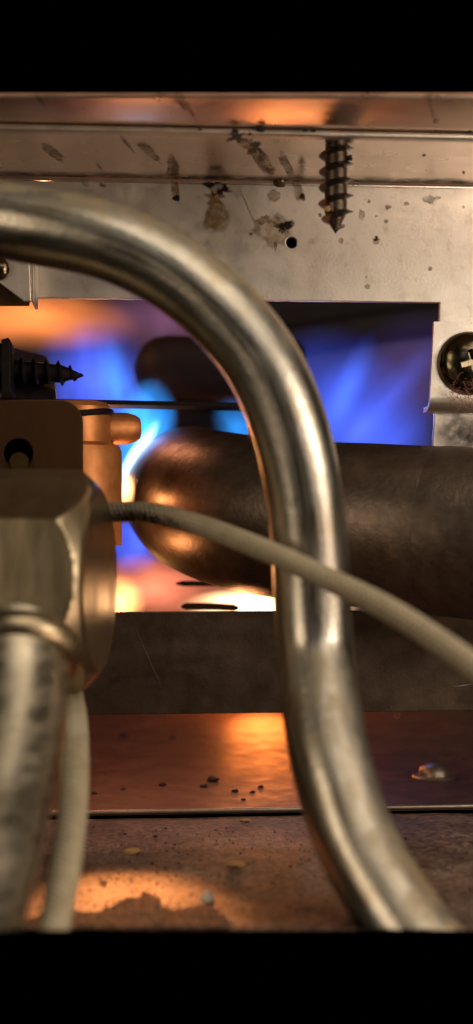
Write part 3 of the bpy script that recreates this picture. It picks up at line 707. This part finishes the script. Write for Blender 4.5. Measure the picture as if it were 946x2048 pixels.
def point(name, p, power, color, r):
    l = bpy.data.lights.new(name, 'POINT'); l.energy = power; l.color = color; l.shadow_soft_size = r*MM
    o = bpy.data.objects.new(name, l); col.objects.link(o); o.location = Vector(p)*MM; return o
pl = at(525, 1300, 296); pl.z = 9
point('flame_light_low', pl, .036, (1.0, .25, .045), 7)
point('flame_light_pilot', at(227, 1152, 207), .005, (1.0, .40, .14), 1.2)
point('flame_light_hood', at(190, 960, 250), .011, (1.0, .38, .13), 2)
point('flame_light_spark', at(250, 988, 206), .0016, (1.0, .40, .14), .8)
point('flame_light_pipe', at(470, 1262, 216), .006, (1.0, .38, .14), 2)
point('flame_light_blue', at(610, 830, 262), .010, (.22, .30, 1.0), 3.5)
sp = bpy.data.lights.new('flame_light_floor', 'SPOT'); sp.energy = .42; sp.color = (1.0, .33, .09); sp.spot_size = math.radians(24); sp.spot_blend = 1.0; sp.shadow_soft_size = 1.6*MM  # added hidden spot that throws the orange patch on the tray floor
spo = bpy.data.objects.new('flame_light_floor', sp); col.objects.link(spo); a_, b_ = at(214, 1085, 209), onz(255, 1820, 0)
spo.location = a_*MM; spo.rotation_euler = (b_-a_).to_track_quat('-Z', 'Y').to_euler()
point('flame_light_upper', at(90, 560, 250), .018, (1.0, .38, .18), 4)

# ------------------------------------------------------------------ bolt on the rear floor
nb = onz(872, 1560, zr); bo = thing('flanged_bolt', 'dull domed bolt head and washer sitting on the rear floor at the right', 'bolt', (nb.x, nb.y+1.5, zr))
V, Fc = lathe([(0.0, 3.3), (.25, 3.4), (.45, 3.2), (.5, 2.6)], (nb.x, nb.y+1.5, zr+.02), (0, 0, 1), 40); build('washer', V, Fc, M['bolt'], bo)
V, Fc = lathe([(0, 2.4), (.7, 2.3), (1.3, 1.95), (1.7, 1.3), (1.85, .5), (1.86, .02)], (nb.x, nb.y+1.5, zr+.5), (0, 0, 1), 40); build('domed_head', V, Fc, M['bolt'], bo)
LUMPS = ((425, 1562, .85, 'largest black char lump on the rear floor, left of the curved tube'), (408, 1574, .5, 'char lump touching the left side of the largest lump'),
         (248, 1474, .75, 'black char lump on the rear floor close under the lower rail at left'), (345, 1477, .5, 'char lump at the left rim of the orange floor glow'),
         (325, 1571, .5, 'char lump midway between the woven cable and the largest lump'), (470, 1583, .45, 'char lump next to the right of the largest lump'),
         (505, 1585, .35, 'char lump third from the curved tube near the lip'), (522, 1575, .4, 'char lump nearest the left side of the curved tube'),
         (188, 1588, .4, 'char lump beside the woven cable near the lip'), (247, 1579, .3, 'tiny char lump above the lip, second from the woven cable'),
         (487, 1600, .3, 'tiny char lump touching the lip left of the curved tube'))
for i, (x, y, r, lb) in enumerate(LUMPS):
    p = onz(x, y, zr); o = lump('char_lump', (p.x, p.y, p.z+r*.3), r, M['char'], None, (1.15, 1.3, .55), seed=i+9)
    tag(o, lb, 'char', 'char lumps scattered on the rear floor')
p = onz(795, 1432, zr); o = lump('rust_flake', (p.x, p.y, p.z+.1), .35, M['flake'], None, (1.2, 1, .5), seed=3); tag(o, 'small orange flake under the lower rail right of the curved tube', 'rust flake')

# ------------------------------------------------------------------ dirt and flakes on the tray
def fl_at(x, y): return onz(x, y, 0)
V, Fc = [], []
tet = [(1, 1, 1), (-1, -1, 1), (-1, 1, -1), (1, -1, -1), (0, 0, 1.2), (0, 1.1, 0)]
bm = bmesh.new(); bmesh.ops.create_icosphere(bm, subdivisions=1, radius=1); IV = [v.co.copy() for v in bm.verts]; IF = [tuple(v.index for v in f.verts) for f in bm.faces]; bm.free()
rnd = random.Random(3)
def edge(x): return 1822+14*math.sin(x*.013+1)+10*math.sin(x*.041)+(35 if x > 420 else 0)*min(1, max(0, (x-420)/80))-(14 if 285 < x < 320 else 0)
count = 0
while count < 6500:
    x = rnd.uniform(-20, 900); y = rnd.uniform(1660, 1860)
    e = edge(x); dens = 1.0 if y > e else .03+.08*max(0, 1-(e-y)/25)
    if x > 640: dens *= .4
    if rnd.random() > dens: continue
    p = fl_at(x, y); s = rnd.uniform(.09, .26)*(1.1 if y > e else .55)
    h = (.25 if y > e else 0)*min(1, (y-e)/18) if y > e else 0
    qd = Quaternion((rnd.gauss(0, 1), rnd.gauss(0, 1), rnd.gauss(0, 1), rnd.gauss(0, 1))).normalized()
    o0 = len(V); sq = Vector((rnd.uniform(.7, 1.3), rnd.uniform(.7, 1.3), rnd.uniform(.5, 1)))
    for v in IV: V.append(p+Vector((0, 0, s*.3+h*rnd.random()*1.0 if False else s*.3+h))+(qd @ Vector((v.x*sq.x, v.y*sq.y, v.z*sq.z)))*s)
    Fc += [tuple(i+o0 for i in f) for f in IF]; count += 1
d = build('dirt', V, Fc, M['dirt'], None, smooth=False, base=(0, 140, 0)); tag(d, 'drift of rusty brown grit along the front of the tray floor', 'grit', kind='stuff')
flakes = (('rust_flake', 472, 1733, 1.15, 'flake', 'tan oval flake on the tray floor left of the curved tube'), ('rust_flake', 265, 1707, 1.2, 'flake', 'tan flake on the tray floor right of the woven cable'),
          ('rust_flake', 490, 1643, .75, 'flake', 'round orange flake just in front of the lip beside the curved tube'), ('pale_chip', 415, 1801, .85, 'chip', 'pale angular chip on the tray floor near the grit'),
          ('char_lump', 207, 1767, .45, 'char', 'black speck on the tray floor near the lit grit'), ('char_lump', 311, 1674, .4, 'char', 'black speck just in front of the lip'))
for i, (nm, x, y, r, mt, lb) in enumerate(flakes):
    p = fl_at(x, y); o = lump(nm, (p.x, p.y, p.z+r*.25), r, M[mt], None, (1.0, .55 if nm == 'rust_flake' else .8, .35 if nm != 'pale_chip' else .9), seed=i+30, amp=.8 if nm == 'pale_chip' else .4, sub=1 if nm == 'pale_chip' else 2, smooth=nm != 'pale_chip'); tag(o, lb, nm.replace('_', ' '))
V, Fc = [], []
for i in range(60):
    x, y = rnd.uniform(180, 930), rnd.uniform(1650, 1820); p = fl_at(x, y); r = rnd.uniform(.07, .2); o0 = len(V)
    V += [p+Vector((v.x*1.2*r, v.y*r, (v.z*.6+.2)*r))*(1+.3*rnd.random()*0) for v in IV]; Fc += [tuple(i_+o0 for i_ in f) for f in IF]
sk = build('soot_specks', V, Fc, M['char'], None, base=(0, 150, 0)); tag(sk, 'fine black soot specks strewn over the tray floor', 'soot', kind='stuff')

# ------------------------------------------------------------------ hexagonal fitting, its tube and the cables
nut = thing('hex_fitting', 'large blurred brass hex nut at the left with a tube leaving below', 'pipe fitting', at(40, 1400, 158))
YN = 163.0
s_face = 12.9; ap = s_face*math.sqrt(3)/2                 # face width, apothem
cE = at(202, 1163, YN)                                    # centre of the right-hand end
SEG, ROWS = 192, 44
Lb = 27.0; Vn = []; ta = math.radians(10); NA = Vector((math.cos(ta), -math.sin(ta), 0)); NB = Vector((-math.sin(ta), -math.cos(ta), 0))
prof_n = [(0, ap*.55), (0.0, ap*.90), (.35, ap*.965)]+[(.35+3.4*k/14, ap*.965+(s_face*1.01-ap*.965)*math.sin(k/14*math.pi/2)) for k in range(1, 15)]+[(Lb, s_face*1.01), (Lb+.01, ap*.6)]
ROT = math.radians(4)
for (h, rc) in prof_n:
    for k in range(SEG):
        a = 2*math.pi*k/SEG; r6 = ap/math.cos(((a-ROT+math.pi/6) % (math.pi/3))-math.pi/6)
        r = min(r6, rc)
        Vn.append(cE+NA*-h+NB*(math.cos(a)*r)+Up*(math.sin(a)*r))
ROWS = len(prof_n)-1
Fn = [(j*SEG+k, j*SEG+(k+1) % SEG, (j+1)*SEG+(k+1) % SEG, (j+1)*SEG+k) for j in range(ROWS) for k in range(SEG)]
Fn.append(tuple(range(SEG-1, -1, -1))); Fn.append(tuple(ROWS*SEG+k for k in range(SEG)))
build('nut', Vn, Fn, M['nut'], nut, sharp=12)
path = catmull([at(*k) for k in ((30, 1270, 146), (22, 1430, 140), (-18, 1620, 132), (-52, 1750, 126), (-88, 1868, 121), (-130, 2010, 115))], 12)
V, Fc, _ = sweep(path, 5.35, 56); saw(build('tube', V, Fc, M['rod'], nut))
dr = (path[6]-path[0]).normalized()
V, Fc = lathe([(-1.5, 5.2), (-.6, 6.3), (.3, 6.7), (1.2, 6.6), (2.0, 6.0), (2.3, 5.2)], at(32, 1300, 145.5), dr, 64); build('collar', V, Fc, M['nut'], nut)

ct = catmull([at(*k) for k in ((-220, 405, 168), (-90, 425, 164), (60, 450, 161), (200, 478, 159), (320, 530, 158), (430, 612, 157), (520, 718, 156.5), (578, 850, 156.5), (610, 1000, 157), (622, 1150, 157.5), (630, 1290, 157), (641, 1400, 154), (664, 1530, 150), (708, 1670, 146.5), (772, 1790, 143), (830, 1875, 140.5), (900, 1960, 138))], 14)
V, Fc, A = sweep(ct, 4.3, 72, wob=.012)
tb = build('gas_tube', V, Fc, M['tube'], attrs={'ring': ('FLOAT_VECTOR', [(math.cos(6.28319*u), math.sin(6.28319*u), l*.012) for u, l, _ in A])}); saw(tb); tag(tb, 'thick curved aluminium gas tube sweeping across the foreground', 'tube')

wp = catmull([at(*k) for k in ((120, 1050, 178), (180, 1030, 176), (235, 1024, 173), (300, 1026, 169), (400, 1050, 163), (540, 1105, 152), (660, 1160, 146), (780, 1220, 139), (880, 1284, 133), (960, 1342, 128), (1040, 1405, 124))], 14)
V, Fc, A = sweep(wp, 1.22, 28, wob=.03)
wi = build('igniter_wire', V, Fc, M['wire'], attrs={'uvw': ('FLOAT_VECTOR', A)}); tag(wi, 'cream sleeved igniter wire with a singed end crossing in front of the tube', 'wire')
bp2 = catmull([at(*k) for k in ((120, 1300, 170), (138, 1380, 166), (148, 1440, 160), (150, 1520, 153), (147, 1600, 147), (136, 1700, 140), (120, 1790, 135), (104, 1868, 131), (84, 1950, 127))], 20)
V, Fc, A = sweep(bp2, 1.5, 36, wob=.02)
bc = build('woven_cable', V, Fc, M['braid'], attrs={'uvw': ('FLOAT_VECTOR', A)}); saw(bc); tag(bc, 'cream woven cable hanging beside the fitting tube at the lower left', 'cable')

for o in bpy.data.objects:
    if '_base' in o: del o['_base']
